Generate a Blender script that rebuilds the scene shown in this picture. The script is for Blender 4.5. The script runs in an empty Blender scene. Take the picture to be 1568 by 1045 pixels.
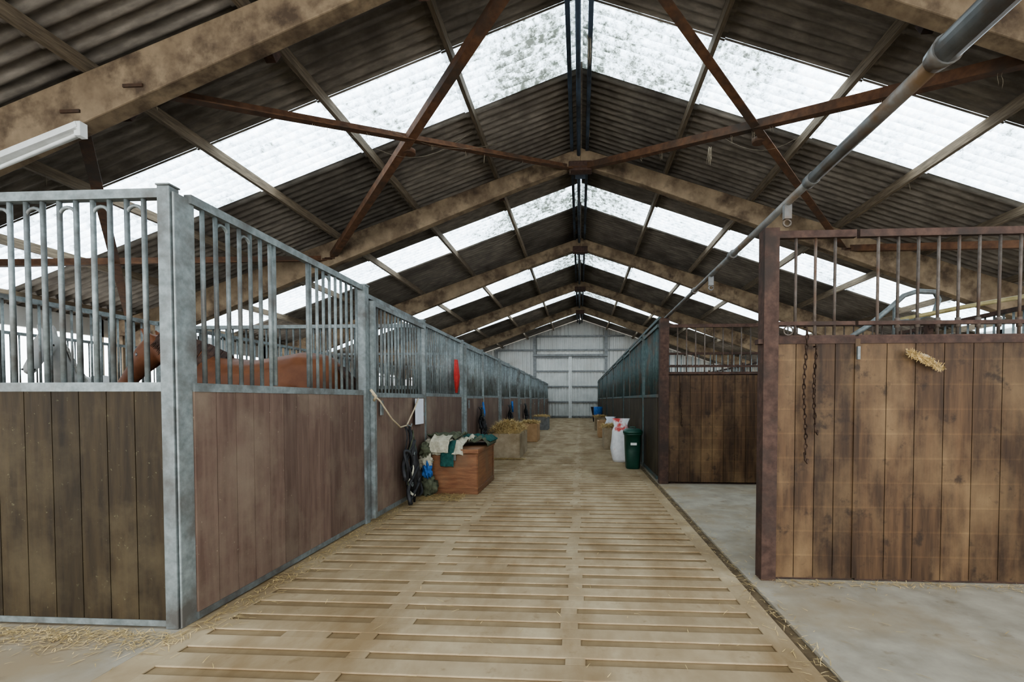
import bpy, math, random
from mathutils import Vector, Matrix, noise
random.seed(7)
R=random.random
def U(a,b): return a+(b-a)*random.random()
scene=bpy.context.scene

# ------------------------------------------------------------------ materials
def mat(name,c1,c2,scale=4.0,rough=0.7,bump=0.15,metal=0.0,stretch=(1,1,1),c3=None,blotch=0.8,tonek=0.5,detail=6.0,bdist=0.01,spec=0.3,saw=None,b0=.48,b1=.66,bst=(1,1,1),c4=None,speck=26,s0=.66,s1=.70):
    m=bpy.data.materials.new(name); m.use_nodes=True
    nt=m.node_tree; N=nt.nodes; L=nt.links
    b=N['Principled BSDF']
    b.inputs['Roughness'].default_value=rough
    b.inputs['Metallic'].default_value=metal
    b.inputs['Specular IOR Level'].default_value=spec
    tc=N.new('ShaderNodeTexCoord'); mp=N.new('ShaderNodeMapping'); mp.inputs['Scale'].default_value=stretch
    L.new(tc.outputs['Object'],mp.inputs['Vector'])
    n=N.new('ShaderNodeTexNoise'); n.inputs['Scale'].default_value=scale; n.inputs['Detail'].default_value=detail; n.inputs['Roughness'].default_value=0.6
    L.new(mp.outputs['Vector'],n.inputs['Vector'])
    r=N.new('ShaderNodeValToRGB'); r.color_ramp.elements[0].position=0.33; r.color_ramp.elements[1].position=0.67
    r.color_ramp.elements[0].color=(*c1,1); r.color_ramp.elements[1].color=(*c2,1)
    L.new(n.outputs['Fac'],r.inputs['Fac'])
    col=r.outputs['Color']
    def overlay(col,c,sc,st,p0,p1,k=1.0):
        mp2=N.new('ShaderNodeMapping'); mp2.inputs['Scale'].default_value=st; L.new(tc.outputs['Object'],mp2.inputs['Vector'])
        n2=N.new('ShaderNodeTexNoise'); n2.inputs['Scale'].default_value=sc; n2.inputs['Detail'].default_value=7; n2.inputs['Roughness'].default_value=.62
        L.new(mp2.outputs['Vector'],n2.inputs['Vector'])
        r2=N.new('ShaderNodeValToRGB'); r2.color_ramp.elements[0].position=p0; r2.color_ramp.elements[1].position=p1
        r2.color_ramp.elements[1].color=(k,k,k,1)
        L.new(n2.outputs['Fac'],r2.inputs['Fac'])
        mx=N.new('ShaderNodeMix'); mx.data_type='RGBA'
        L.new(r2.outputs['Color'],mx.inputs[0]); L.new(col,mx.inputs[6]); mx.inputs[7].default_value=(*c,1)
        return mx.outputs[2]
    if c3 is not None: col=overlay(col,c3,blotch,bst,b0,b1)
    if c4 is not None: col=overlay(col,c4,speck,(1,1,1),s0,s1,.8)
    if saw:
        sp=N.new('ShaderNodeSeparateXYZ'); L.new(tc.outputs['Object'],sp.inputs[0])
        ma=N.new('ShaderNodeMath'); ma.operation='MULTIPLY'; ma.inputs[1].default_value=1/saw
        L.new(sp.outputs['Z'],ma.inputs[0])
        fr=N.new('ShaderNodeMath'); fr.operation='FRACT'; L.new(ma.outputs[0],fr.inputs[0])
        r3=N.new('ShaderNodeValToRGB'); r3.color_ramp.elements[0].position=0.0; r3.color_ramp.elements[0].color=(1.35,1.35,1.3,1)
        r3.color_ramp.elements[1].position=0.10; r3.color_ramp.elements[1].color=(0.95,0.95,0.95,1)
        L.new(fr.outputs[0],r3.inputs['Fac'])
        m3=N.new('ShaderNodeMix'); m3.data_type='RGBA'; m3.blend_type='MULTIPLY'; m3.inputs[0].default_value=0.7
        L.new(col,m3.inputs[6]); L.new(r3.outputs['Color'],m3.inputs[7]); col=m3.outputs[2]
    at=N.new('ShaderNodeAttribute'); at.attribute_name='tone'
    ml=N.new('ShaderNodeMath'); ml.operation='MULTIPLY_ADD'; ml.inputs[1].default_value=tonek; ml.inputs[2].default_value=1-tonek/2
    L.new(at.outputs['Fac'],ml.inputs[0])
    vm=N.new('ShaderNodeVectorMath'); vm.operation='SCALE'
    L.new(col,vm.inputs[0]); L.new(ml.outputs[0],vm.inputs['Scale'])
    L.new(vm.outputs[0],b.inputs['Base Color'])
    if bump>0:
        bp=N.new('ShaderNodeBump'); bp.inputs['Strength'].default_value=bump; bp.inputs['Distance'].default_value=bdist
        L.new(n.outputs['Fac'],bp.inputs['Height']); L.new(bp.outputs['Normal'],b.inputs['Normal'])
    return m

GALV=mat('galvanised_steel',(.15,.170,.165),(.26,.29,.285),scale=22,rough=.5,metal=.3,bump=.1,c3=(.11,.105,.095),blotch=3.2,spec=.5)
TEAL=mat('teal_painted_steel',(.045,.072,.070),(.085,.12,.115),scale=14,rough=.5,metal=.1,bump=.1,c3=(.11,.08,.06),blotch=3)
RUSTY=mat('rusty_brown_steel',(.045,.025,.018),(.095,.055,.04),scale=20,rough=.75,bump=.3,c3=(.04,.028,.022),blotch=4)
RBAR=mat('weathered_grille_bar',(.085,.065,.05),(.16,.135,.115),scale=24,rough=.6,metal=.2,bump=.2,c3=(.09,.05,.03),blotch=6)
BRACE=mat('rusted_red_oxide_angle',(.070,.034,.018),(.14,.070,.036),scale=9,rough=.8,bump=.25,c3=(.05,.038,.028),blotch=1.5)
WL=mat('maroon_brown_boards',(.105,.066,.050),(.165,.110,.084),scale=5,rough=.65,bump=.25,stretch=(5,5,.5),c3=(.20,.15,.11),blotch=1.6,tonek=.3,c4=(.33,.28,.2),speck=38)
WD=mat('dark_stained_boards',(.020,.013,.006),(.046,.031,.014),scale=5,rough=.65,bump=.3,stretch=(5,5,.5),c3=(.07,.052,.027),blotch=1.9,tonek=.35,c4=(.10,.09,.05),speck=40)
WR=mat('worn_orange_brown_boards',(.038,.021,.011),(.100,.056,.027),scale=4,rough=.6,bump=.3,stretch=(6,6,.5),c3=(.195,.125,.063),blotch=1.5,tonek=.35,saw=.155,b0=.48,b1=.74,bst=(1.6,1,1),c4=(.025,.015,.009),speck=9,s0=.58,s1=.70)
CONC=mat('tan_rafter_concrete',(.14,.100,.063),(.28,.21,.135),scale=3,rough=.85,bump=.35,c3=(.075,.052,.034),blotch=2.6)
PURL=mat('weathered_purlin_timber',(.090,.070,.048),(.20,.155,.105),scale=8,rough=.85,bump=.2,stretch=(6,.5,6),tonek=.4)
PURD=mat('dark_ridge_steel',(.03,.034,.04),(.065,.073,.085),scale=8,rough=.7,bump=.2,c3=(.10,.14,.20),blotch=.8)
SHEET=mat('fibre_cement_sheet',(.110,.096,.079),(.215,.188,.155),scale=6,rough=.9,bump=.3,stretch=(.5,3,1),c3=(.085,.072,.06),blotch=.9,tonek=.5)
FLOOR=mat('smooth_grey_concrete',(.28,.245,.19),(.41,.365,.29),scale=5,rough=.65,bump=.12,c3=(.30,.23,.145),blotch=.9,c4=(.20,.15,.095),speck=7,s0=.60,s1=.72)
RIB=mat('tan_ribbed_concrete',(.315,.232,.136),(.445,.352,.225),scale=3.0,rough=.75,bump=.25,c3=(.245,.165,.085),blotch=1.3,tonek=.14,b0=.44,b1=.66,bst=(1.6,.6,1),c4=(.19,.125,.062),speck=10,s0=.60,s1=.76)
GROOVE=mat('dirty_groove_concrete',(.225,.158,.086),(.32,.235,.135),scale=4,rough=.9,bump=.4,c3=(.19,.126,.062),blotch=1.3,b0=.44,b1=.66,bst=(1.6,.6,1))
DIRT=mat('channel_dirt',(.09,.062,.035),(.18,.13,.075),scale=14,rough=.95,bump=.5)
CLAD=mat('pale_metal_cladding',(.46,.46,.43),(.58,.575,.54),scale=2,rough=.6,bump=.05,c3=(.38,.36,.32),blotch=.5,tonek=.2)
BLOCK=mat('pale_blockwork',(.40,.36,.29),(.5,.46,.38),scale=3,rough=.9,bump=.2)
WHITE=mat('white_enamel_and_gap_light',(.62,.62,.58),(.75,.75,.72),scale=8,rough=.5,bump=.05,tonek=.1)
GREYW=mat('grey_rail',(.16,.16,.155),(.26,.26,.25),scale=8,rough=.7)
STRAW=mat('straw',(.44,.31,.13),(.66,.50,.25),scale=30,rough=.8,bump=0,tonek=.8)
TRUNK=mat('reddish_varnished_wood',(.14,.058,.027),(.26,.125,.06),scale=5,rough=.5,bump=.2,stretch=(1,.5,6),c3=(.17,.10,.055),blotch=3)
TAN=mat('pale_plastered_trough',(.30,.235,.155),(.42,.345,.24),scale=9,rough=.85,bump=.3,c3=(.23,.17,.10),blotch=2)
ORNG=mat('orange_tan_plywood',(.36,.22,.11),(.48,.31,.17),scale=7,rough=.7)
BLACK=mat('black_leather',(.012,.012,.013),(.035,.034,.035),scale=20,rough=.5,bump=.1)
CL1=mat('beige_cotton_cloth',(.33,.31,.23),(.50,.47,.37),scale=30,rough=.95,bump=.2)
CL2=mat('olive_green_cloth',(.05,.058,.035),(.12,.125,.08),scale=25,rough=.95,bump=.2)
CL3=mat('teal_rug_cloth',(.012,.055,.048),(.03,.10,.085),scale=25,rough=.95,bump=.2)
BLUE=mat('blue_nylon',(.02,.08,.26),(.05,.16,.40),scale=20,rough=.7)
RED=mat('red_cloth',(.38,.03,.025),(.55,.06,.05),scale=20,rough=.8)
GREENB=mat('dark_green_plastic',(.005,.036,.024),(.012,.062,.04),scale=10,rough=.4,spec=.5)
BAGM=mat('white_feed_sack',(.6,.6,.6),(.75,.75,.75),scale=12,rough=.5,bump=.2,c3=(.55,.08,.07),blotch=3.2,b0=.55,b1=.62)
ROPE=mat('pale_rope',(.45,.37,.24),(.62,.53,.37),scale=60,rough=.9,bump=.3)
PAPER=mat('white_paper_notice',(.62,.64,.70),(.70,.72,.77),scale=4,rough=.6,bump=0,tonek=.05)
BROWNH=mat('chestnut_coat',(.14,.050,.020),(.235,.092,.039),scale=5,rough=.55,bump=.05,c3=(.09,.033,.015),blotch=2)
BLKH=mat('dark_mane_hair',(.03,.016,.012),(.08,.045,.03),scale=20,rough=.7)
GREYH=mat('grey_white_coat',(.52,.50,.46),(.68,.66,.62),scale=6,rough=.7,bump=.05,c3=(.42,.40,.38),blotch=3)
WHH=mat('white_mane_hair',(.5,.48,.43),(.68,.65,.6),scale=20,rough=.8)
HOOF=mat('horn_hoof',(.04,.035,.03),(.10,.085,.07),scale=10,rough=.6)
EYE=mat('dark_eye',(.004,.003,.003),(.012,.008,.006),scale=4,rough=.1,bump=0,spec=.6)
CHAINM=mat('rusted_chain',(.03,.018,.012),(.08,.05,.035),scale=30,rough=.6,metal=.5)
WEB=mat('dusty_cobweb',(.18,.145,.10),(.30,.25,.18),scale=30,rough=1,bump=0)
YELP=mat('yellow_grey_pipe',(.26,.21,.09),(.40,.34,.17),scale=10,rough=.5,metal=.2)
PIPE=mat('grey_painted_pipe',(.11,.11,.105),(.20,.20,.19),scale=9,rough=.4,metal=.3,c3=(.14,.09,.05),blotch=5,spec=.5)

SKYL=3.3
def skymat():
    m=bpy.data.materials.new('translucent_rooflight'); m.use_nodes=True
    nt=m.node_tree;N=nt.nodes;L=nt.links
    for n in list(N): N.remove(n)
    def M(op,a=None,b=None,c=None):
        x=N.new('ShaderNodeMath'); x.operation=op
        for i,v in enumerate((a,b,c)):
            if v is None: continue
            if isinstance(v,(int,float)): x.inputs[i].default_value=v
            else: L.new(v,x.inputs[i])
        return x.outputs[0]
    out=N.new('ShaderNodeOutputMaterial'); em=N.new('ShaderNodeEmission'); df=N.new('ShaderNodeBsdfDiffuse'); ad=N.new('ShaderNodeAddShader')
    tc=N.new('ShaderNodeTexCoord')
    n=N.new('ShaderNodeTexNoise'); n.inputs['Scale'].default_value=9; n.inputs['Detail'].default_value=8; n.inputs['Roughness'].default_value=.78
    L.new(tc.outputs['Object'],n.inputs['Vector'])
    n0=N.new('ShaderNodeTexNoise'); n0.inputs['Scale'].default_value=.9; n0.inputs['Detail'].default_value=2
    L.new(tc.outputs['Object'],n0.inputs['Vector'])
    sp=N.new('ShaderNodeSeparateXYZ'); L.new(tc.outputs['Object'],sp.inputs[0])
    ab=M('ABSOLUTE',sp.outputs['X'])
    mr=N.new('ShaderNodeMapRange'); mr.inputs[1].default_value=0; mr.inputs[2].default_value=3.2; mr.inputs[3].default_value=.17; mr.inputs[4].default_value=0.0
    L.new(ab,mr.inputs[0])
    a1=M('ADD',n.outputs['Fac'],mr.outputs[0])
    a2=M('ADD',a1,M('MULTIPLY_ADD',n0.outputs['Fac'],.35,-.17))
    r=N.new('ShaderNodeValToRGB'); e=r.color_ramp.elements
    e[0].position=.36; e[0].color=(1,1,1,1); e[1].position=.74; e[1].color=(.03,.035,.028,1)
    x=e.new(.50); x.color=(.72,.79,.85,1); x=e.new(.61); x.color=(.46,.53,.59,1); x=e.new(.67); x.color=(.20,.23,.22,1)
    L.new(a2,r.inputs['Fac'])
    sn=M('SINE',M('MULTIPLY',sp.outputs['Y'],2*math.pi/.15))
    s2=M('MULTIPLY_ADD',sn,.17,.83)  # ridge shading of the corrugations, put into the emission colour
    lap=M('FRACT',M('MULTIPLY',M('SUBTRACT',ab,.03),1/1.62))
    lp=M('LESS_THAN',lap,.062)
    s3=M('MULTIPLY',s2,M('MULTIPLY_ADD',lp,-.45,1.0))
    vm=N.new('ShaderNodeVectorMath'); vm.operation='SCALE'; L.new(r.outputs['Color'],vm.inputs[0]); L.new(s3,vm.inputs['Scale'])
    v2=N.new('ShaderNodeVectorMath'); v2.operation='MULTIPLY'; v2.inputs[1].default_value=(.89,.96,1.0); L.new(vm.outputs[0],v2.inputs[0])
    L.new(v2.outputs[0],em.inputs['Color']); em.inputs['Strength'].default_value=SKYL
    df.inputs['Color'].default_value=(.3,.3,.3,1)
    L.new(em.outputs[0],ad.inputs[0]); L.new(df.outputs[0],ad.inputs[1]); L.new(ad.outputs[0],out.inputs['Surface'])
    return m
SKY=skymat()

# ------------------------------------------------------------------ mesh builder
class MB:
    def __init__(s): s.v=[];s.f=[];s.m=[];s.t=[];s.s=[]
    def face(s,idx,mi,t,sm=False): s.f.append(idx);s.m.append(mi);s.t.append(t);s.s.append(sm)
    def box(s,x0,x1,y0,y1,z0,z1,mi=0,t=None):
        t=R() if t is None else t
        b=len(s.v)
        s.v+=[(x0,y0,z0),(x1,y0,z0),(x1,y1,z0),(x0,y1,z0),(x0,y0,z1),(x1,y0,z1),(x1,y1,z1),(x0,y1,z1)]
        for q in ((0,3,2,1),(4,5,6,7),(0,1,5,4),(1,2,6,5),(2,3,7,6),(3,0,4,7)): s.face([b+i for i in q],mi,t)
    def beam(s,p0,p1,w,h,mi=0,t=None,h1=None,up=(0,0,1)):
        t=R() if t is None else t
        p0=Vector(p0);p1=Vector(p1);d=(p1-p0).normalized();u=Vector(up)
        sd=d.cross(u).normalized();u=sd.cross(d).normalized()
        h1=h if h1 is None else h1
        b=len(s.v)
        for p,hh in((p0,h),(p1,h1)):
            for a,c in((-1,-1),(1,-1),(1,1),(-1,1)): s.v.append(tuple(p+sd*a*w/2+u*c*hh/2))
        for q in((0,1,2,3),(7,6,5,4),(0,4,5,1),(1,5,6,2),(2,6,7,3),(3,7,4,0)): s.face([b+i for i in q],mi,t)
    def loft(s,rings,mi=0,t=.5,cap=True,sm=True,closed=True):
        b=len(s.v);n=len(rings[0])
        for r in rings: s.v+=[tuple(p) for p in r]
        for i in range(len(rings)-1):
            for j in range(n if closed else n-1):
                k=(j+1)%n
                s.face([b+i*n+j,b+i*n+k,b+(i+1)*n+k,b+(i+1)*n+j],mi,t,sm)
        if cap and closed:
            s.face([b+j for j in range(n)][::-1],mi,t,False)
            s.face([b+(len(rings)-1)*n+j for j in range(n)],mi,t,False)
    def tube(s,pts,r,mi=0,seg=8,t=None,ry=None,lat=None):
        t=R() if t is None else t
        pts=[Vector(p) for p in pts];rings=[]
        rr=r if isinstance(r,(list,tuple)) else [r]*len(pts)
        rv=ry if isinstance(ry,(list,tuple)) else ([ry]*len(pts) if ry else rr)
        prev=None
        for i,p in enumerate(pts):
            d=(pts[min(i+1,len(pts)-1)]-pts[max(i-1,0)]).normalized()
            if lat is not None: a=Vector(lat)-d*d.dot(Vector(lat))
            elif prev is None:
                ref=Vector((0,0,1)) if abs(d.z)<.9 else Vector((1,0,0)); a=d.cross(ref)
            else: a=prev-d*d.dot(prev)
            a.normalize();prev=a;c=d.cross(a)
            rings.append([p+a*math.cos(2*math.pi*j/seg)*rr[i]+c*math.sin(2*math.pi*j/seg)*rv[i] for j in range(seg)])
        s.loft(rings,mi,t)
    def build(s,name,mats,bevel=0,parent=None,mods=None):
        me=bpy.data.meshes.new(name); me.from_pydata(s.v,[],s.f); me.update()
        for m in mats: me.materials.append(m)
        me.polygons.foreach_set('material_index',s.m); me.polygons.foreach_set('use_smooth',s.s)
        a=me.attributes.new('tone','FLOAT','FACE'); a.data.foreach_set('value',s.t)
        o=bpy.data.objects.new(name,me); scene.collection.objects.link(o)
        if bevel:
            b=o.modifiers.new('bevel','BEVEL');b.width=bevel;b.segments=2;b.limit_method='ANGLE';b.angle_limit=math.radians(50)
        if parent: o.parent=parent
        return o
def arc(c,r,a0,a1,n,ax='x'):
    out=[]
    for i in range(n+1):
        a=a0+(a1-a0)*i/n
        if ax=='x': out.append((c[0]+r*math.cos(a),c[1],c[2]+r*math.sin(a)))
        else: out.append((c[0],c[1]+r*math.cos(a),c[2]+r*math.sin(a)))
    return out

# ------------------------------------------------------------------ layout constants
SL=.34; RZ=6.13; Y0=-6.0; Y1=29.2; HW=9.8
XL=-1.99; XR=1.10
F0=4.45
FR=[-5.8,-.8,F0,9.2,14.2,19.2,24.2]
SKYR=[(-4.05,-2.8),(.95,2.2),(5.95,7.2),(10.95,12.2),(15.95,17.2),(20.95,22.2),(25.95,27.2)]

# ------------------------------------------------------------------ floor
f=MB()
f.box(-HW,XL+.0,Y0,Y1+.3,-.12,0,0,.5)
f.box(XR-.02,HW,Y0,Y1+.3,-.12,0,0,.5)
f.box(XR-.09,XR-.02,Y0,Y1+.3,-.12,-.018,3,.5)
f.box(XL,XR-.09,Y0,Y1+.3,-.12,-.009,2,.5)
y=Y0; pitch=.168; row=0
while y<Y1:
    rw=.106+U(-.010,.010)
    f.box(XL,XR-.09,y,y+rw,-.009,0,1,U(.2,.8))
    for i,x in enumerate((-1.02,-.04)):
        j=U(-.03,.03)
        if R()<.85: f.box(x-.045+j,x+.045+j,y+rw,y+pitch,-.009,-.0006,1,.5)
    if R()<.22:
        a=U(XL+.2,.3); f.box(a,a+U(.2,.8),y+rw,y+pitch,-.009,-.0015,1,.2)
    y+=pitch
f.box(XL,XL+.16,Y0,Y1,-.009,.0008,1,.4)
f.box(XR-.20,XR-.09,Y0,Y1,-.009,.0008,1,.5)
f.build('floor',[FLOOR,RIB,GROOVE,DIRT],bevel=.006)

# ------------------------------------------------------------------ roof
def roofz(x,k=0): return RZ-SL*abs(x)
def sheet(mb,s,ya,yb,mi,k=6):
    n=max(2,int(round((yb-ya)/.15*k)))
    cw=1.62
    x=.03
    while x<HW+.3:
        xe=min(x+cw+.10,HW+.35)
        t=R()
        rings=[]
        for xx,off in((x,.016),(xe,-.004)):
            ring=[]
            for i in range(n+1):
                yy=ya+(yb-ya)*i/n
                ring.append((s*xx,yy,roofz(xx)+off+.026*math.sin(2*math.pi*yy/.15)))
            rings.append(ring)
        mb.loft(rings,mi,t,closed=False)
        x+=cw
ceil=MB()
prev=Y0
def capring(yy): return [(-.22,yy,RZ+.02),(-.10,yy,RZ+.07),(.02,yy,RZ+.09),(.14,yy,RZ+.05),(.2,yy,RZ+.02)]
for i,(a,b) in enumerate(SKYR):
    for s in(-1,1): sheet(ceil,s,prev,a,0)
    prev=b
    w=MB()
    for s in(-1,1): sheet(w,s,a-.02,b+.02,0,4)
    w.loft([capring(a),capring(b)],0,.5,closed=False)
    w.build('window_%d'%(i+1),[SKY])
for s in(-1,1): sheet(ceil,s,prev,Y1+.3,0)
prev=Y0
for (a,b) in SKYR+[(Y1+.3,0)]:
    ceil.loft([capring(prev),capring(a)],0,.5,closed=False)
    prev=b
ceil.build('ceiling',[SHEET])

for fy in FR:
    m=MB()
    for s in(-1,1):
        n=8
        rings=[]
        for i in range(n+1):
            x=HW*i/n*.985
            top=RZ-.17-SL*x; d=.27+.042*x
            if x<.6: d+=.05*(1-x/.6)
            w=.085
            rings.append([(s*x,fy-w,top),(s*x,fy+w,top),(s*x,fy+w,top-d),(s*x,fy-w,top-d)])
        m.loft(rings,0,.5,sm=False)
        m.box(s*9.45-.15,s*9.45+.15,fy-.12,fy+.12,0,RZ-.17-SL*9.45-.3,0,.5)
    m.box(-.22,.22,fy-.10,fy+.10,RZ-.60,RZ-.42,1,.4)
    m.build('portal_frame',[CONC,RUSTY],bevel=.012)

PX=[1.62,3.22,4.8,6.35,7.9,9.3]
for s in(-1,1):
    for px in PX:
        m=MB()
        z=roofz(px)-.045-.055
        for a,b in zip([Y0]+FR,FR+[Y1]):
            if b-a<.3: continue
            m.beam((s*px,a,z),(s*px,b,z),.055,.13,0)
        m.build('roof_purlin',[PURL])
cl=MB()
for s in(-1,1):
    for px in PX:
        for fy in FR:
            z=roofz(px)-.2
            cl.beam((s*px+.05,fy+.09,z),(s*px+.05,fy+.34,z-.16),.11,.16,0)
cl.build('purlin_cleats',[RUSTY],bevel=.005)
m=MB()
m.beam((-.16,Y0,RZ-.16),(-.16,Y1,RZ-.16),.06,.16,0,.4)
m.beam((.13,Y0,RZ-.16),(.13,Y1,RZ-.16),.06,.16,0,.6)
m.tube([(-.03,Y0,RZ-.30),(-.03,Y1,RZ-.30)],.035,0,8)
for fy in FR:
    m.box(-.1,.1,fy-.05,fy+.45,RZ-.52,RZ-.2,0,.8)
m.build('ridge_beam',[PURD],bevel=.006)

def zb(x): return RZ-.40-SL*abs(x)-.1
def brace(name,a,b):
    m=MB()
    p0=Vector((a[0],a[1],zb(a[0])));p1=Vector((b[0],b[1],zb(b[0])))
    m.beam(p0,p1,.11,.014,0,.5)
    d=(p1-p0).normalized();sd=d.cross(Vector((0,0,1))).normalized()
    m.beam(p0+sd*.05+Vector((0,0,.05)),p1+sd*.05+Vector((0,0,.05)),.014,.11,0,.3)
    for p in(p0,p1): m.box(p.x-.10,p.x+.10,p.y-.10,p.y+.10,p.z-.01,p.z+.02,0,.2)
    return m.build(name,[BRACE])
for s in(-1,1):
    brace('roof_brace',(s*.12,9.2),(s*4.3,F0))
    brace('roof_brace',(s*4.95,9.2),(s*.25,F0))
    brace('roof_brace',(s*5.0,9.2),(s*9.2,F0))
    brace('roof_brace',(s*9.2,9.2),(s*4.95,F0))
    m=MB(); c=Vector((s*2.5,6.85,zb(2.5)-.01)); m.tube([c-Vector((0,0,.02)),c+Vector((0,0,.04))],.09,0,12)
    m.build('brace_gusset_plate',[BRACE])

# ------------------------------------------------------------------ walls
DX0,DX1,DZ=-2.7,1.5,3.8
m=MB(); x=-HW
while x<HW-.01:
    xe=min(x+.25,HW)
    pr=[(x,0),(x+.0875,0),(x+.125,.035),(x+.2125,.035),(xe,0)]
    for (u0,d0),(u1,d1) in zip(pr[:-1],pr[1:]):
        mid=(u0+u1)/2
        zl=DZ if DX0<mid<DX1 else 0
        b=len(m.v); m.v+=[(u0,Y1-d0,zl),(u1,Y1-d1,zl),(u1,Y1-d1,RZ-.04-SL*abs(u1)),(u0,Y1-d0,RZ-.04-SL*abs(u0))]
        m.face([b,b+1,b+2,b+3],0,.5)
    x=xe
for z in(4.15,5.0):
    hw=min(HW,(RZ-.2-z)/SL); m.box(-hw,hw,Y1-.13,Y1-.04,z,z+.1,1,.5)
for x in(-5.2,DX0-.1,DX1+.1,4.6):
    m.box(x-.09,x+.09,Y1-.2,Y1-.04,0,RZ-.2-SL*abs(x),1,.5)
m.build('wall_back',[CLAD,GREYW])
m=MB(); m.box(DX0-.2,DX1+.2,Y1-.26,Y1-.18,DZ,DZ+.14,0,.5)
m.build('trim_1',[GREYW],bevel=.01)
dm=(DX0+DX1)/2
for i,(a,b) in enumerate(((DX0-.1,dm-.0),(dm+.0,DX1+.1))):
    m=MB(); x=a; y=Y1-.1
    while x<b-.01:
        xe=min(x+.2,b)
        m.loft([[(x,y,z),(x+.07,y,z),(x+.1,y-.03,z),(x+.17,y-.03,z),(xe,y,z)] for z in(-.01,DZ+.05)],0,.7,closed=False,sm=False)
        x=xe
    for z in(.05,.95,1.9,2.85,DZ-.1): m.box(a,b,y-.09,y-.035,z,z+.09,1,.4)
    for x in((dm-.09 if i==0 else dm+.01),): m.box(x,x+.08,y-.10,y-.035,.0,DZ,2,.5)  # light through the gap between the doors, painted as white strips
    m.build('door_%d'%(i+1),[CLAD,GREYW,WHITE])
for s,nm in((-1,'wall_left'),(1,'wall_right')):
    m=MB(); y=Y0
    zt=RZ-SL*HW-.02
    m.box(s*HW-.06,s*HW+.06,Y0,Y1,0,1.35,0,.5)
    m.box(s*HW-.05,s*HW+.05,Y0,Y1,zt-.35,zt,1,.5)
    while y<Y1:
        m.box(s*HW-.05,s*HW+.05,y,y+.12,1.35,zt,1,.5); y+=2.5
    m.build(nm,[BLOCK,CLAD])

# ------------------------------------------------------------------ stall panels
def panel(mb,ax,c,a0,a1,sill,top,steel=0,wood=1,bar=.09,br=.0115,pw=.145,gap=None,arches=0,seg=8,rail=.028,base=.03,barx=2,mid=None,th=.032,bh=.045):
    def B(u0,u1,d0,d1,z0,z1,mi,t=None):
        if ax=='y': mb.box(c+d0,c+d1,u0,u1,z0,z1,mi,t)
        else: mb.box(u0,u1,c+d0,c+d1,z0,z1,mi,t)
    def P(u,z,d=0): return (c+d,u,z) if ax=='y' else (u,c+d,z)
    n=max(1,int(round((a1-a0)/pw)));w=(a1-a0)/n
    for i in range(n):
        B(a0+i*w+.0022,a0+(i+1)*w-.0022,-th/2,th/2,base+bh-.01,sill-.01,wood)
    B(a0,a1,-.008,.008,base+.03,sill-.01,wood,.0)
    B(a0,a1,-rail,rail,base,base+bh,steel,.3)
    B(a0,a1,-rail,rail,sill-.02,sill+.025,steel,.7)
    B(a0,a1,-rail,rail,top-.045,top,steel,.6)
    if mid: B(a0,a1,-.015,.015,mid-.012,mid+.012,steel,.5)
    n=int(round((a1-a0)/bar));w=(a1-a0)/n
    for i in range(1,n):
        u=a0+i*w
        if gap and gap[0]<u<gap[1]: continue
        mb.tube([P(u,sill+.02),P(u,top-.04)],br,barx,seg)
    for i in range(1,min(n-1,arches+1)):   # hooped ties between pairs of bars
        u=a0+(i+.5)*w
        if gap and gap[0]-w<u<gap[1]+w: continue
        if i%2: continue
        r=w*.5
        mb.tube([P(u+r*math.cos(t),top-.12+r*1.0*math.sin(t)) for t in [math.pi*k/8 for k in range(9)]],.009,barx,6,.8)
    if gap:
        g0,g1=gap
        mb.tube([P(g0,sill+.03),P(g0,top-.04)],br*1.2,barx,seg);mb.tube([P(g1,sill+.03),P(g1,top-.04)],br*1.2,barx,seg)

def post(m,x,y,top,s=.075,mi=0):
    m.box(x-s/2,x+s/2,y-s/2,y+s/2,0,top,mi,.6)
    m.box(x-s/2-.006,x+s/2+.006,y-s/2-.006,y+s/2+.006,top,top+.012,mi,.4)

SILL=1.21
stallY=[2.27+i*3.56 for i in range(8)]
for i,ya in enumerate(stallY):
    m=MB()
    yb=ya+1.96; yc=ya+3.56
    s=8 if i<2 else 5
    top=2.19 if i==0 else 2.13
    panel(m,'y',XL,ya+.03,yb-.04,SILL,top,gap=(ya+.70,ya+1.08) if i==0 else None,arches=14 if i==0 else 0,seg=s,rail=.02,bh=.035,base=.012)
    xd=XL+.05
    panel(m,'y',xd,yb+.10,yc-.10,SILL-.02,2.07,seg=s,base=.03,rail=.02)
    for yy in(yb+.08,yc-.08): m.box(xd-.025,xd+.025,yy-.022,yy+.022,.03,2.07,0,.7)
    post(m,XL,yb,top)
    m.box(XL-.03,XL+.03,yb+.04,yc-.045,2.09,2.13,0,.5)
    m.box(xd+.032,xd+.05,yb+.16,yb+.20,1.0,1.14,0,.3)
    for q in(.25,.95):
        m.box(xd+.018,xd+.026,yc-.42,yc-.10,q,q+.04,0,.4)
    if i<7: post(m,XL,yc,2.14)
    m.build('stall_front',[GALV,WL,GALV])
m=MB(); m.box(XL-.073,XL-.008,2.20,2.26,0,2.195,0,.35); m.box(XL-.078,XL-.003,2.195,2.265,2.195,2.205,0,.4)
m.box(XL-.006,XL+.006,2.21,2.335,0,2.17,0,1.0)
m.build('corner_post',[GALV],bevel=.005)

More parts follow.
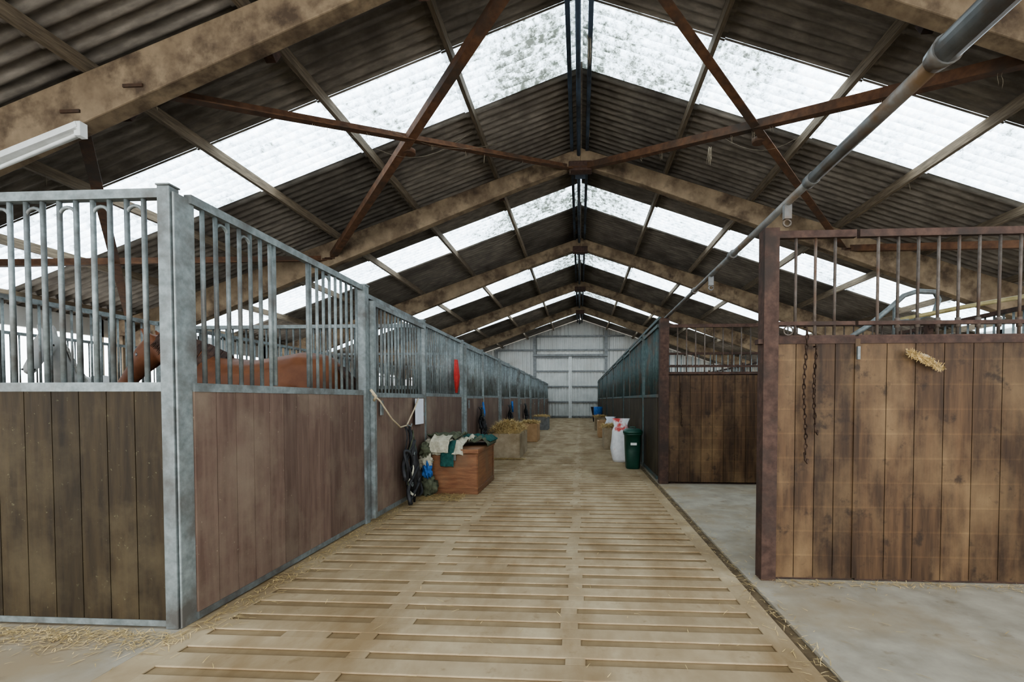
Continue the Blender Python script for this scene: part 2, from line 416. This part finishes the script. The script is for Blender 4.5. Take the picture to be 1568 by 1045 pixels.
XB=-5.45
for i,ya in enumerate(stallY[:8]):
    m=MB()
    if i==0:
        y=2.227
        panel(m,'x',y,XB,XL-.075,1.21,2.185,arches=60,seg=8,rail=.02,bh=.03,base=.012)
        panel(m,'x',y,XB-3.3,XB-.05,1.21,2.185,arches=60,seg=6,rail=.02)
    else:
        panel(m,'x',ya,XB,XL-.06,1.30,2.10,seg=5)
        post(m,XB,ya,2.15)
    m.build('stall_partition',[GALV,WD,GALV])
for i in range(8):
    m=MB(); ya=stallY[i]
    panel(m,'y',XB,ya+.06,ya+3.5,1.22,2.15,seg=5,bar=.10)
    m.build('stall_rear_screen',[GALV,WD,GALV])
    m=MB()
    panel(m,'y',XB-2.9,ya+.06,ya+3.5,1.22,2.15,seg=5,bar=.11); post(m,XB-2.9,ya,2.2)
    m.build('stall_rear_screen',[GALV,WL,GALV])

# right side
m=MB()
yP=3.08
panel(m,'x',yP,XR+.14,1.72,1.53,2.21,steel=0,bar=.12,br=.009,pw=.135,mid=1.63,rail=.018,th=.04,base=.004,bh=.02,seg=7)
panel(m,'x',yP,1.74,6.2,1.53,2.21,steel=0,bar=.12,br=.009,pw=.17,mid=1.63,rail=.018,th=.04,base=.004,bh=.02,seg=7)
m.box(1.715,1.745,yP-.03,yP+.03,.02,1.53,1,.1)
m.box(XR+.14,6.2,yP-.028,yP+.028,1.50,1.545,0,.3)
m.box(XR+.05,XR+.14,yP-.05,yP+.05,0,2.22,0,.5)
nb=int(round(4.46/.12)); wb=4.46/nb
for i in range(2,nb,1):
    u=1.74+i*wb; m.tube([(u,yP,1.60),(u,yP,1.66)],.015,2,6)
m.box(XR+.02,XR+.05,yP-.04,yP+.02,1.50,1.53,0,.2); m.tube(arc((XR+.20,yP-.045,1.58),.028,0,2*math.pi,14),.005,2,6)
m.build('stall_partition',[RUSTY,WR,RBAR])
m=MB(); yQ=6.5
panel(m,'x',yQ,XR+.10,4.6,1.50,2.17,steel=0,bar=.12,br=.009,pw=.15,mid=1.6,rail=.02,th=.04,base=.004,bh=.02)
m.box(XR-.02,XR+.10,yQ-.06,yQ+.06,0,2.25,0,.5)
m.build('stall_partition',[RUSTY,WR,RBAR])
ry=[6.6+i*3.6 for i in range(6)]
for i,ya in enumerate(ry):
    m=MB(); s=7 if i<2 else 5
    yb=ya+1.5; yc=ya+3.6
    panel(m,'y',XR,ya+.05,yb-.05,1.2,2.2,seg=s)
    panel(m,'y',XR-.03,yb+.05,yc-.08,1.2,2.2,seg=s)
    post(m,XR,yb,2.24); post(m,XR,yc,2.24)
    m.box(XR-.02,XR+.02,ya,yc,2.25,2.29,0,.5)
    m.build('stall_front',[TEAL,WD,TEAL])
    m=MB()
    panel(m,'x',yc,XR+.08,4.6,1.5,2.15,seg=5,bar=.12)
    m.build('stall_partition',[RUSTY,WR,GALV])
for i in range(8):
    m=MB(); ya=-.5+i*3.6
    xx=4.72 if i>0 else 6.3
    panel(m,'y',xx,ya+.05,ya+3.55,1.2 if i%2 else 1.4,2.15,seg=5,bar=.12); post(m,xx,ya,2.2)
    m.build('stall_rear_screen',[RUSTY,WR,GALV])

m=MB()
TX=XR+.07
m.tube([(TX,-1.5,2.27),(TX,1.62,2.27)],.044,0,16,.5)
m.tube([(TX,1.60,2.27),(TX,1.66,2.27)],[.050,.038],0,16,.3)
m.tube([(TX,1.6,2.265),(TX,2.5,2.265)],.030,0,12,.4)
m.tube([(TX,2.46,2.265),(TX,6.6,2.265)],.022,0,12,.6)
for y in(2.46,3.7,4.9): m.tube([(TX,y,2.265),(TX,y+.06,2.265)],.033,0,12,.2)
for y in(2.75,4.3):
    m.box(TX-.02,TX+.02,y,y+.03,2.17,2.25,0,.2); m.tube(arc((TX,y+.015,2.15),.02,0,2*math.pi,10),.006,0,6)
m.build('sliding_door_track',[PIPE])

m=MB()
pts=[(2.55,4.7,1.72),(2.75,4.7,1.85),(2.95,4.7,2.02),(3.08,4.7,2.14),(3.2,4.7,2.18),(3.36,4.7,2.17),(3.40,4.7,2.10),(3.36,4.7,1.97),(3.2,4.7,1.93),(3.0,4.7,1.90)]
m.tube(pts,.024,0,10)
m.tube([(2.2,4.7,1.70),(2.55,4.7,1.72)],.024,0,10); m.tube([(3.0,4.7,1.72),(3.0,4.7,2.06)],.018,0,8);m.tube([(3.0,4.7,0),(3.0,4.7,1.72)],.024,0,8)
m.tube([(3.0,4.7,1.9),(3.6,4.68,2.02),(4.65,4.65,2.2)],.022,1,10)
m.tube([(1.9,4.74,1.60),(2.8,4.72,1.70),(4.65,4.72,1.72)],.022,0,8)
m.build('bent_gate_pipework',[GALV,YELP])

m=MB()
a=Vector((-4.58,4.12,3.66));b=Vector((-5.75,4.12,3.27))
m.beam(a,b,.09,.05,0,.5); m.beam(a-Vector((0,.0,.04)),b-Vector((0,0,.04)),.12,.012,0,.6)
m.tube([a+Vector((-.04,0,-.075)),b+Vector((.04,0,-.075))],.016,0,10)
for p in(a,b): m.box(p.x-.03,p.x+.03,p.y-.035,p.y+.035,p.z-.10,p.z+.03,0,.3)
for q in(.2,.8):
    p=a.lerp(b,q); m.tube([p,p+Vector((0,.25,.25))],.006,0,6)
m.build('fluorescent_batten_light',[WHITE],bevel=.004)

def drape(mb,bx,a0,a1,b0,b1,mi,amp=.02,seed=0,n=30,lift=.01):
    x0,x1,y0,y1,top=bx; rings=[]
    for i in range(n+1):
        ring=[]
        for j in range(n+1):
            a=a0+(a1-a0)*i/n;b=b0+(b1-b0)*j/n
            nz=noise.noise(Vector((a*9+seed,b*9,seed)))+.5*noise.noise(Vector((a*22,b*22+seed,3)))+.25*math.sin(a*60+4*noise.noise(Vector((a*4,b*4,seed))))
            x,y,z=a,b,top+lift+amp*(1.0+nz)
            if a>x1: x=x1+lift+amp*(.8+nz)*min(1,(a-x1)*8);z=top+lift-(a-x1)+amp*.3*nz
            if b<y0: y=y0-lift-amp*(.8+nz)*min(1,(y0-b)*8);z=min(z,top+lift-(y0-b)+amp*.3*nz)
            ring.append((x+.02*nz,y+.02*noise.noise(Vector((a*5,b*5,seed+9))),z))
        rings.append(ring)
    mb.loft(rings,mi,.5,closed=False)
m=MB()
bx=(-1.80,-1.24,5.60,6.66,.55)
x0,x1,y0,y1,top=bx
m.box(x0,x1,y0,y1,.05,top-.06,0,.5); m.box(x0-.02,x1+.02,y0-.02,y1+.02,top-.055,top,0,.7)
m.box(x0-.012,x1+.012,y0-.012,y1+.012,.0,.07,0,.2)
for y in(y0+.0,y1-.05): m.box(x1,x1+.012,y,y+.05,.07,top-.06,0,.3)
m.box(x0+.23,x0+.31,y0-.035,y0-.018,top-.14,top-.02,1,.6)
m.build('wooden_tack_trunk',[TRUNK,GALV],bevel=.008)
m=MB()
drape(m,bx,-1.88,-1.40,5.52,6.15,0,.07,1)
drape(m,bx,-1.80,-1.2,5.95,6.6,1,.04,5,lift=.035)
drape(m,bx,-1.86,-1.45,5.60,6.0,1,.05,11,lift=.10)
drape(m,bx,-1.66,-1.5,5.34,5.8,2,.03,9,lift=.055)
drape(m,bx,-1.78,-1.55,5.45,5.75,0,.03,14,lift=.12)
drape(m,bx,-1.60,-1.22,6.15,6.6,2,.03,19,lift=.06)
o=m.build('folded_horse_rugs',[CL1,CL2,CL3]); md=o.modifiers.new('s','SOLIDIFY');md.thickness=.012
m=MB()
for k,(mi,cx,cy,cz,rx,rz) in enumerate(((1,-1.80,5.47,.12,.10,.11),(3,-1.80,5.45,.30,.05,.09),(0,-1.83,5.48,.42,.07,.10),(1,-1.83,5.46,.55,.06,.08))):
    rings=[]
    for i in range(17):
        th=math.pi*i/16
        ring=[]
        for j in range(26):
            ph=2*math.pi*j/26
            d=Vector((math.sin(th)*math.cos(ph),math.sin(th)*math.sin(ph),math.cos(th)))
            q=1+.7*noise.noise(d*2.6+Vector((k*5,0,0)))+.12*math.sin(ph*7+d.z*5)
            ring.append((cx+d.x*rx*q,cy+d.y*.07*q,max(.0,cz+d.z*rz*q)))
        rings.append(ring)
    m.loft(rings,mi,.5)
m.build('bundled_rugs',[CL1,CL2,CL3,BLUE])

def tack(name,x,y,z,s=1.0,mi2=1):
    m=MB()
    def loop(cy,cz,ry,rz,r,mi,dx=0,tilt=0):
        pts=[]
        for k in range(25):
            t=2*math.pi*k/24
            pts.append((x+dx+.02*math.sin(3*t+tilt),y+s*(cy+ry*math.cos(t)+tilt*.1*math.sin(t)),max(.012,z-s*(cz)+s*rz*math.sin(t))))
        m.tube(pts,r*1.2,mi,6,ry=r*.5)
    loop(0,.25,.05,.25,.014,0)
    loop(.02,.42,.12,.22,.016,0,.03,.6)
    loop(-.05,.50,.10,.25,.015,0,.05,-.8)
    loop(.05,.58,.13,.17,.014,mi2,.06,.3)
    loop(-.02,.62,.09,.20,.018,0,.08,1.2)
    loop(.08,.55,.16,.24,.018,0,.05,-1.2)
    loop(-.03,.36,.11,.20,.016,0,.04,1.5)
    loop(.0,.35,.08,.30,.010,2,.04,.9)
    m.tube([(x+.03,y,z),(x+.06,y+.05*s,z-.4*s),(x+.07,y+.02,max(.02,z-.83*s))],[.012,.05,.012],0,8)
    m.tube([(x+.05,y+.06*s,z-.3*s),(x+.07,y+.12*s,z-.55*s),(x+.06,y+.1*s,max(.03,z-.78*s))],[.02,.055,.03],0,8)
    m.tube([(x-.0,y,z+.015),(x+.05,y,z),(x+.055,y,z+.03)],.008,3,6)
    for q in((.45,.05),(.62,-.06),(.3,.03)): m.tube(arc((x+.08,y+q[1]*s,z-q[0]*s),.022,0,2*math.pi,12,'y'),.005,3,6)
    m.build(name,[BLACK,CL1,CL2,GALV])
tack('hanging_bridle',XL+.12,4.98,.86)
tack('hanging_bridle',XL+.12,8.72,1.0,.7,0)
tack('hanging_bridle',XL+.12,12.3,1.0,.7,0)
tack('hanging_bridle',XL+.12,15.9,1.0,.7,0)
m=MB(); m.tube([(XL+.07,4.25,1.20),(XL+.12,4.30,1.14),(XL+.13,4.55,.96),(XL+.12,4.80,.86),(XL+.12,4.98,.87),(XL+.13,5.2,1.05),(XL+.12,5.35,1.16)],.008,0,8)
m.tube([(XL+.07,4.22,1.24),(XL+.10,4.26,1.18),(XL+.07,4.29,1.14)],.013,0,8)
m.build('lead_rope',[ROPE])
m=MB(); m.box(XL+.10,XL+.104,5.30,5.58,.86,1.16,0,.5); m.box(XL+.104,XL+.105,5.33,5.55,.90,1.12,1,.8)
m.build('paper_notice',[PAPER,PAPER])
m=MB()
for k in range(4):
    m.tube([(XL+.12,7.0+k*.02,1.75),(XL+.13,6.98+k*.03,1.5),(XL+.13,7.0+k*.02,1.25+.03*k)],[.02,.035,.02],0,8)
m.build('red_headcollar',[RED])
m=MB(); m.tube([(XL+.12,9.0,1.1),(XL+.13,9.02,.9),(XL+.13,9.0,.75)],[.015,.035,.015],0,8); m.tube([(XL+.12,12.9,1.1),(XL+.13,12.92,.8)],.03,0,8)
m.build('blue_headcollar',[BLUE])

def straw(mb,n,fn,l=(.05,.16),flat=.25,mi=0,w=.0022):
    for _ in range(n):
        p=Vector(fn()); L=U(*l); a=U(0,2*math.pi); e=U(-flat,flat)
        d=Vector((math.cos(a)*math.cos(e),math.sin(a)*math.cos(e),math.sin(e)))
        sd=Vector((-math.sin(a),math.cos(a),0))*w; c=p+Vector((0,0,.004))
        q=p+d*L*.5+Vector((0,0,.004)); r=p+d*L+Vector((0,0,U(-.01,.01)*flat*4+.003))
        b=len(mb.v); mb.v+=[tuple(c-sd),tuple(c+sd),tuple(q+sd),tuple(q-sd),tuple(r)]
        t=R(); mb.face([b,b+1,b+2,b+3],mi,t); mb.face([b+3,b+2,b+4],mi,t)
def trough(name,x0,x1,y0,y1,h,M,fill=True,hf=.16,ns=1500):
    m=MB(); w=.05
    m.box(x0,x1,y0,y0+w,0,h,0,.5);m.box(x0,x1,y1-w,y1,0,h,0,.5);m.box(x0,x0+w,y0+w,y1-w,0,h,0,.5);m.box(x1-w,x1,y0+w,y1-w,0,h,0,.6)
    m.box(x0+w,x1-w,y0+w,y1-w,.02,h*.6,0,.2)
    m.build(name,[M],bevel=.01)
    if fill:
        s=MB(); rings=[]
        for i in range(11):
            ring=[]
            for j in range(11):
                a=i/10;b=j/10
                k=math.sin(math.pi*a)*math.sin(math.pi*b)
                ring.append((x0+.055+(x1-x0-.11)*a,y0+.055+(y1-y0-.11)*b,h-.02+hf*k**.5*(.8+.4*noise.noise(Vector((a*4,b*4,h))))))
            rings.append(ring)
        s.loft(rings,0,.4,closed=False)
        def fn():
            a=R();b=R();k=math.sin(math.pi*a)*math.sin(math.pi*b)
            return (x0-.01+(x1-x0+.02)*a,y0-.02+(y1-y0+.03)*b,h-.0+hf*k**.5)
        straw(s,ns,fn,(.06,.18),.5,w=.004)
        s.build('straw_pile',[STRAW])
trough('feed_trough',-1.80,-1.17,9.10,10.40,.48,TAN,True,.22,2600)
trough('feed_trough',-1.60,-1.15,12.6,13.5,.50,ORNG,True,.05)
trough('feed_trough',-1.75,-1.2,17.6,18.6,.50,GREYW,True,.03)
trough('feed_trough',.56,.95,10.9,11.8,.50,TAN,True,.04)
trough('feed_trough',.55,.95,14.2,15.1,.50,ORNG,False)
trough('feed_trough',.55,.95,17.5,18.3,.50,TAN,True,.03)

def sring(cx,cy,z,rx,ry,e=3.5,n=28,nz=0,sd=0):
    o=[]
    for j in range(n):
        t=2*math.pi*j/n;c=math.cos(t);s_=math.sin(t)
        k=1+(nz*noise.noise(Vector((c*2+sd,s_*2,z*7))) if nz else 0)
        o.append((cx+rx*k*math.copysign(abs(c)**(2/e),c),cy+ry*k*math.copysign(abs(s_)**(2/e),s_),z))
    return o
m=MB(); cx,cy=.88,7.9
m.loft([sring(cx,cy,z,r,r*1.1) for z,r in((0,.105),(.02,.115),(.3,.13),(.56,.14),(.565,.15),(.59,.15))],0,.5)
m.loft([sring(cx,cy,z,r,r*1.1) for z,r in((.59,.158),(.62,.158),(.65,.14),(.665,.10),(.67,.04))],0,.8)
m.tube([(cx-.05,cy,.665),(cx-.04,cy,.69),(cx+.04,cy,.69),(cx+.05,cy,.665)],.009,0,8)
m.box(cx-.05,cx+.05,cy-.158,cy-.144,.40,.44,1,.6)
m.build('green_feed_bin',[GREENB,WHITE])
m=MB(); cx,cy=.76,8.75
m.loft([sring(cx,cy,z,rx,ry,2.6,32,.16,3) for z,rx,ry in((0,.14,.12),(.05,.17,.14),(.25,.18,.15),(.45,.175,.14),(.58,.16,.12),(.66,.12,.07),(.72,.14,.04),(.80,.17,.03))],0,.5)
m.build('feed_sack',[BAGM])
m=MB(); cx,cy=.80,12.4
m.loft([sring(cx,cy,z,rx,ry,2.6,32,.16,8) for z,rx,ry in((0,.14,.12),(.3,.17,.14),(.5,.15,.12),(.62,.10,.05),(.7,.14,.03))],0,.5)
m.build('feed_sack',[PAPER])
m=MB(); cx,cy=.75,19.5
m.loft([sring(cx,cy,z,r,r,2) for z,r in((0,.14),(.5,.17),(.52,.18),(.85,.18))],0,.5)
m.build('blue_barrel',[BLUE])
m=MB(); m.loft([sring(.78,24.5,z,rx,.3,3) for z,rx in((.0,.1),(.35,.14),(.75,.22),(.77,.24))],0,.5)
m.build('muck_tub',[BLACK])

def chain(name,x,y,z0,z1):
    m=MB(); z=z0;k=0
    while z>z1:
        xx=x+(.008*math.sin(z*9))
        pts=[]
        for j in range(11):
            t=2*math.pi*j/10
            a=.010*math.cos(t);b=.021*math.sin(t)
            pts.append((xx+(a if k%2 else a*.3),y-.012+(a*.3 if k%2 else a),z+b))
        m.tube(pts,.0035,0,5)
        z-=.031;k+=1
    m.tube([(x,y+.012,z0+.03),(x,y-.02,z0+.03),(x,y-.02,z0+.01)],.005,0,6)
    m.tube([(x,y-.012,z1),(x+.005,y-.014,z1-.05),(x+.015,y-.014,z1-.07),(x+.02,y-.014,z1-.04)],.006,0,6)
    m.build(name,[CHAINM])
chain('hanging_chain',1.40,yP-.05,1.57,.82)
chain('hanging_chain',1.46,yP-.05,1.45,1.0)
chain('hanging_chain',1.36,yQ-.05,1.35,.85)
m=MB()
m.tube([(2.02,yP-.05,1.44),(2.12,yP-.055,1.41),(2.20,yP-.06,1.345)],[.013,.017,.013],0,10)
for _ in range(520):
    q=R(); p=Vector((2.02,yP-.055,1.44)).lerp(Vector((2.21,yP-.062,1.34)),q)
    a=U(0,6.28); d=Vector((math.cos(a)*.018-.010,-.02*R()-.005,math.sin(a)*.022)); m.beam(p,p+d*U(.8,1.5),.0022,.0022,1)
m.build('hanging_brush',[TAN,STRAW])
m=MB(); m.box(1.722,1.738,yP-.045,yP-.03,1.40,1.48,0,.5)
m.build('iron_strap',[GALV])

# scattered straw
m=MB()
def edge():
    k=R()
    if k<.42: return (XL+.04+abs(random.gauss(0,.09)),U(2.2,12),.003)
    if k<.58: return (XR-.06+random.gauss(0,.06),U(.9,13),.003)
    if k<.82: return (U(-4.0,-1.9),2.17-abs(random.gauss(0,.10)),.003)
    if k<.90: return (U(1.2,4),3.03-abs(random.gauss(0,.05)),.003)
    return (U(-1.9,2.8),U(1.2,12),.003)
straw(m,8000,edge,(.02,.075),.10,w=.0016)
m.build('scattered_straw',[STRAW])
m=MB()
straw(m,700,lambda:(XL+.12+R()*.5,U(5.2,5.56),.006),(.04,.12),.2,w=.0025)
straw(m,700,lambda:(-1.75+R()*.7,U(8.85,9.05),.006),(.04,.12),.2,w=.0025)
m.build('loose_straw',[STRAW])

# cobweb strands
m=MB()
def strand(p,L,n=5,spread=.05,r=.002):
    for k in range(n):
        q=Vector(p)+Vector((U(-spread,spread),U(-spread,spread),0)); pts=[q]
        for j in range(4):
            q=q+Vector((U(-.008,.008),U(-.008,.008),-L/4*U(.6,1.2))); pts.append(q)
        m.tube(pts,[r,r,r,r,r*.4],0,4)
for s in(-1,1):
    for _ in range(10):
        q=R(); x=.12+q*4.2; y=9.2-4.75*q
        strand((s*x,y,zb(x)),U(.05,.22),2,.02)
    for _ in range(14):
        px=random.choice(PX[:4]); strand((s*px,U(4.6,20),roofz(px)-.16),U(.05,.18),1)
for _ in range(14): strand((U(-.15,.2),U(5,20),RZ-.25),U(.1,.4),2,.03)
strand((1.95,7.35,zb(1.95)),.28,10,.03); strand((.12,6.3,RZ-.2),.40,10,.03)
for a,b in(((-1.0,8.0),(-3.0,6.0)),((-3.2,6.5),(-1.7,7.4)),((3.2,6.5),(2.0,7.4)),((-3.2,11),(-1.6,12))):
    pts=[]
    for j in range(11):
        t=j/10; x=a[0]+(b[0]-a[0])*t; y=a[1]+(b[1]-a[1])*t
        pts.append((x,y,roofz(x)-.2-.35*math.sin(math.pi*t)))
    m.tube(pts,.002,0,4)
m.build('dusty_cobwebs',[WEB])

# ------------------------------------------------------------------ horses
def horse(loc,rot,neck,head,coat,hair,scale=1.0):
    e=bpy.data.objects.new('horse',None); scene.collection.objects.link(e)
    e.location=loc; e.rotation_euler=(0,0,rot); e.scale=(scale,)*3
    b=MB(); lat=(0,1,0)
    def T(st,y=0,seg=20):
        b.tube([(s_[0],y,s_[1]) for s_ in st],[s_[2] for s_ in st],0,seg,.5,ry=[s_[3] for s_ in st],lat=lat)
    T([(-.84,1.20,.06,.10),(-.80,1.20,.15,.20),(-.70,1.21,.235,.28),(-.52,1.20,.285,.325),(-.3,1.17,.275,.32),(-.05,1.13,.285,.33),(.2,1.12,.285,.345),(.42,1.15,.255,.365),(.58,1.15,.21,.32),(.70,1.13,.15,.23),(.77,1.12,.08,.12)])
    T(neck); T(head)
    for s in(-1,1):
        def leg(st):
            b.tube([(q[0],s*q[1],q[2]) for q in st],[q[3] for q in st],0,12,.5,lat=lat,ry=[q[3]*1.15 for q in st])
        leg([(.50,.13,1.15,.12),(.52,.16,.95,.115),(.50,.17,.78,.085),(.50,.165,.62,.062),(.50,.16,.50,.055),(.505,.16,.44,.06),(.50,.16,.36,.042),(.495,.16,.20,.036),(.50,.16,.13,.046),(.54,.16,.06,.044)])
        leg([(-.55,.13,1.18,.19),(-.50,.155,1.0,.19),(-.42,.165,.86,.14),(-.52,.16,.70,.095),(-.64,.155,.58,.062),(-.72,.15,.50,.062),(-.71,.15,.42,.048),(-.695,.15,.25,.038),(-.68,.15,.13,.047),(-.63,.15,.06,.045)])
    h0=Vector((head[0][0],0,head[0][1])); h1=Vector((head[-1][0],0,head[-1][1])); ax=(h1-h0).normalized(); up=Vector((-ax.z,0,ax.x)) 
    if up.z<0: up=-up
    for s in(-1,1):
        p=h0+up*.08+Vector((0,s*.05,0))+ax*.03
        b.tube([p,p+up*.07+Vector((0,s*.012,0)),p+up*.15+Vector((0,s*.02,0))],[.034,.032,.008],0,8,.5)
    o=b.build('body',[coat],parent=e)
    r=o.modifiers.new('r','REMESH');r.mode='VOXEL';r.voxel_size=.018;r.use_smooth_shade=True
    sm=o.modifiers.new('s','SMOOTH');sm.iterations=7;sm.factor=.5
    d=MB()
    for s in(-1,1):
        for x in(.565,-.605):
            d.tube([(x,s*(.16 if x>0 else .15),.085),(x+.02,s*(.16 if x>0 else .15),.0)],[.050,.066],0,14,.5)
        p=h0+ax*.22+up*.05+Vector((0,s*.082,0))
        d.tube([p-Vector((0,.01,0)),p+Vector((0,.0,0)),p+Vector((0,.01,0))],[.012,.022,.012],1,10,.5)
        p=h1-ax*.04+up*.02+Vector((0,s*.045,0))
        d.tube([p-Vector((0,.012,0)),p,p+Vector((0,.012,0))],[.008,.014,.008],1,8,.5)
    d.build('hooves_and_eyes',[HOOF,EYE],parent=e)
    h=MB()
    for k in range(170):
        q=R()*(len(neck)-1.001); i=int(q); fq=q-i
        A=Vector((neck[i][0],0,neck[i][1]));B_=Vector((neck[i+1][0],0,neck[i+1][1])); n_=(B_-A).normalized(); u=Vector((-n_.z,0,n_.x))
        if u.z<0:u=-u
        rr=neck[i][3]*(1-fq)+neck[i+1][3]*fq; wv=neck[i][2]*(1-fq)+neck[i+1][2]*fq
        p=A.lerp(B_,fq)+u*(rr*.97); p.z=max(p.z,.2)
        h.tube([p,p+u*.03+Vector((0,.03,0)),p+Vector((U(-.02,.02),wv*.75+.02,-rr*.45)),p+Vector((U(-.05,.05),wv+.03,-rr*U(.8,1.3)))],[.012,.014,.012,.002],0,5,R())
    for k in range(90):
        y=U(-.03,.03); x=-.83+U(-.02,.02)
        h.tube([(x,y,1.36+U(-.02,.02)),(x-.09,y*1.5,1.27),(x-.13,y*2,1.0),(x-.11+U(-.03,.03),y*2.5,.65),(x-.09+U(-.04,.04),y*2,U(.35,.5))],[.014,.016,.018,.013,.002],0,5,R())
    h.build('mane_and_tail',[hair],parent=e)
    return e
midneck=[(.42,1.24,.19,.29),(.60,1.36,.15,.25),(.78,1.47,.115,.20),(.93,1.56,.095,.16),(1.04,1.61,.085,.13)]
midhead=[(1.02,1.63,.075,.10),(1.10,1.58,.095,.135),(1.20,1.50,.092,.13),(1.31,1.39,.068,.095),(1.42,1.28,.058,.075),(1.49,1.21,.058,.068),(1.53,1.16,.035,.04)]
highneck=[(.42,1.22,.19,.30),(.62,1.38,.15,.24),(.80,1.56,.115,.19),(.93,1.74,.095,.15),(1.0,1.86,.085,.12)]
highhead=[(.98,1.90,.075,.10),(1.08,1.86,.095,.135),(1.18,1.79,.092,.13),(1.30,1.68,.068,.095),(1.42,1.57,.058,.075),(1.50,1.50,.058,.068),(1.55,1.45,.035,.04)]
horse((-3.08,4.35,0),math.radians(174),midneck,midhead,BROWNH,BLKH,1.05)
horse((-7.0,6.3,0),math.radians(-60),highneck,highhead,GREYH,WHH,1.0)

# ------------------------------------------------------------------ world, camera
w=bpy.data.worlds.new('overcast_sky'); scene.world=w; w.use_nodes=True
bg=w.node_tree.nodes['Background']; bg.inputs['Color'].default_value=(.93,.965,1,1); bg.inputs['Strength'].default_value=2.7

cam=bpy.data.cameras.new('camera'); co=bpy.data.objects.new('camera',cam); scene.collection.objects.link(co)
cam.sensor_width=36; cam.lens=720/1568*36
co.location=(0,0,1.15); co.rotation_euler=(math.radians(88.5),0,math.radians(3.4))
cam.shift_x=-61.2/1568; cam.shift_y=108.5/1568; cam.clip_start=.05
scene.camera=co
scene.view_settings.view_transform='AgX'
try: scene.view_settings.look='AgX - Medium High Contrast'
except Exception as ex: print('look',ex)
scene.view_settings.exposure=1.2
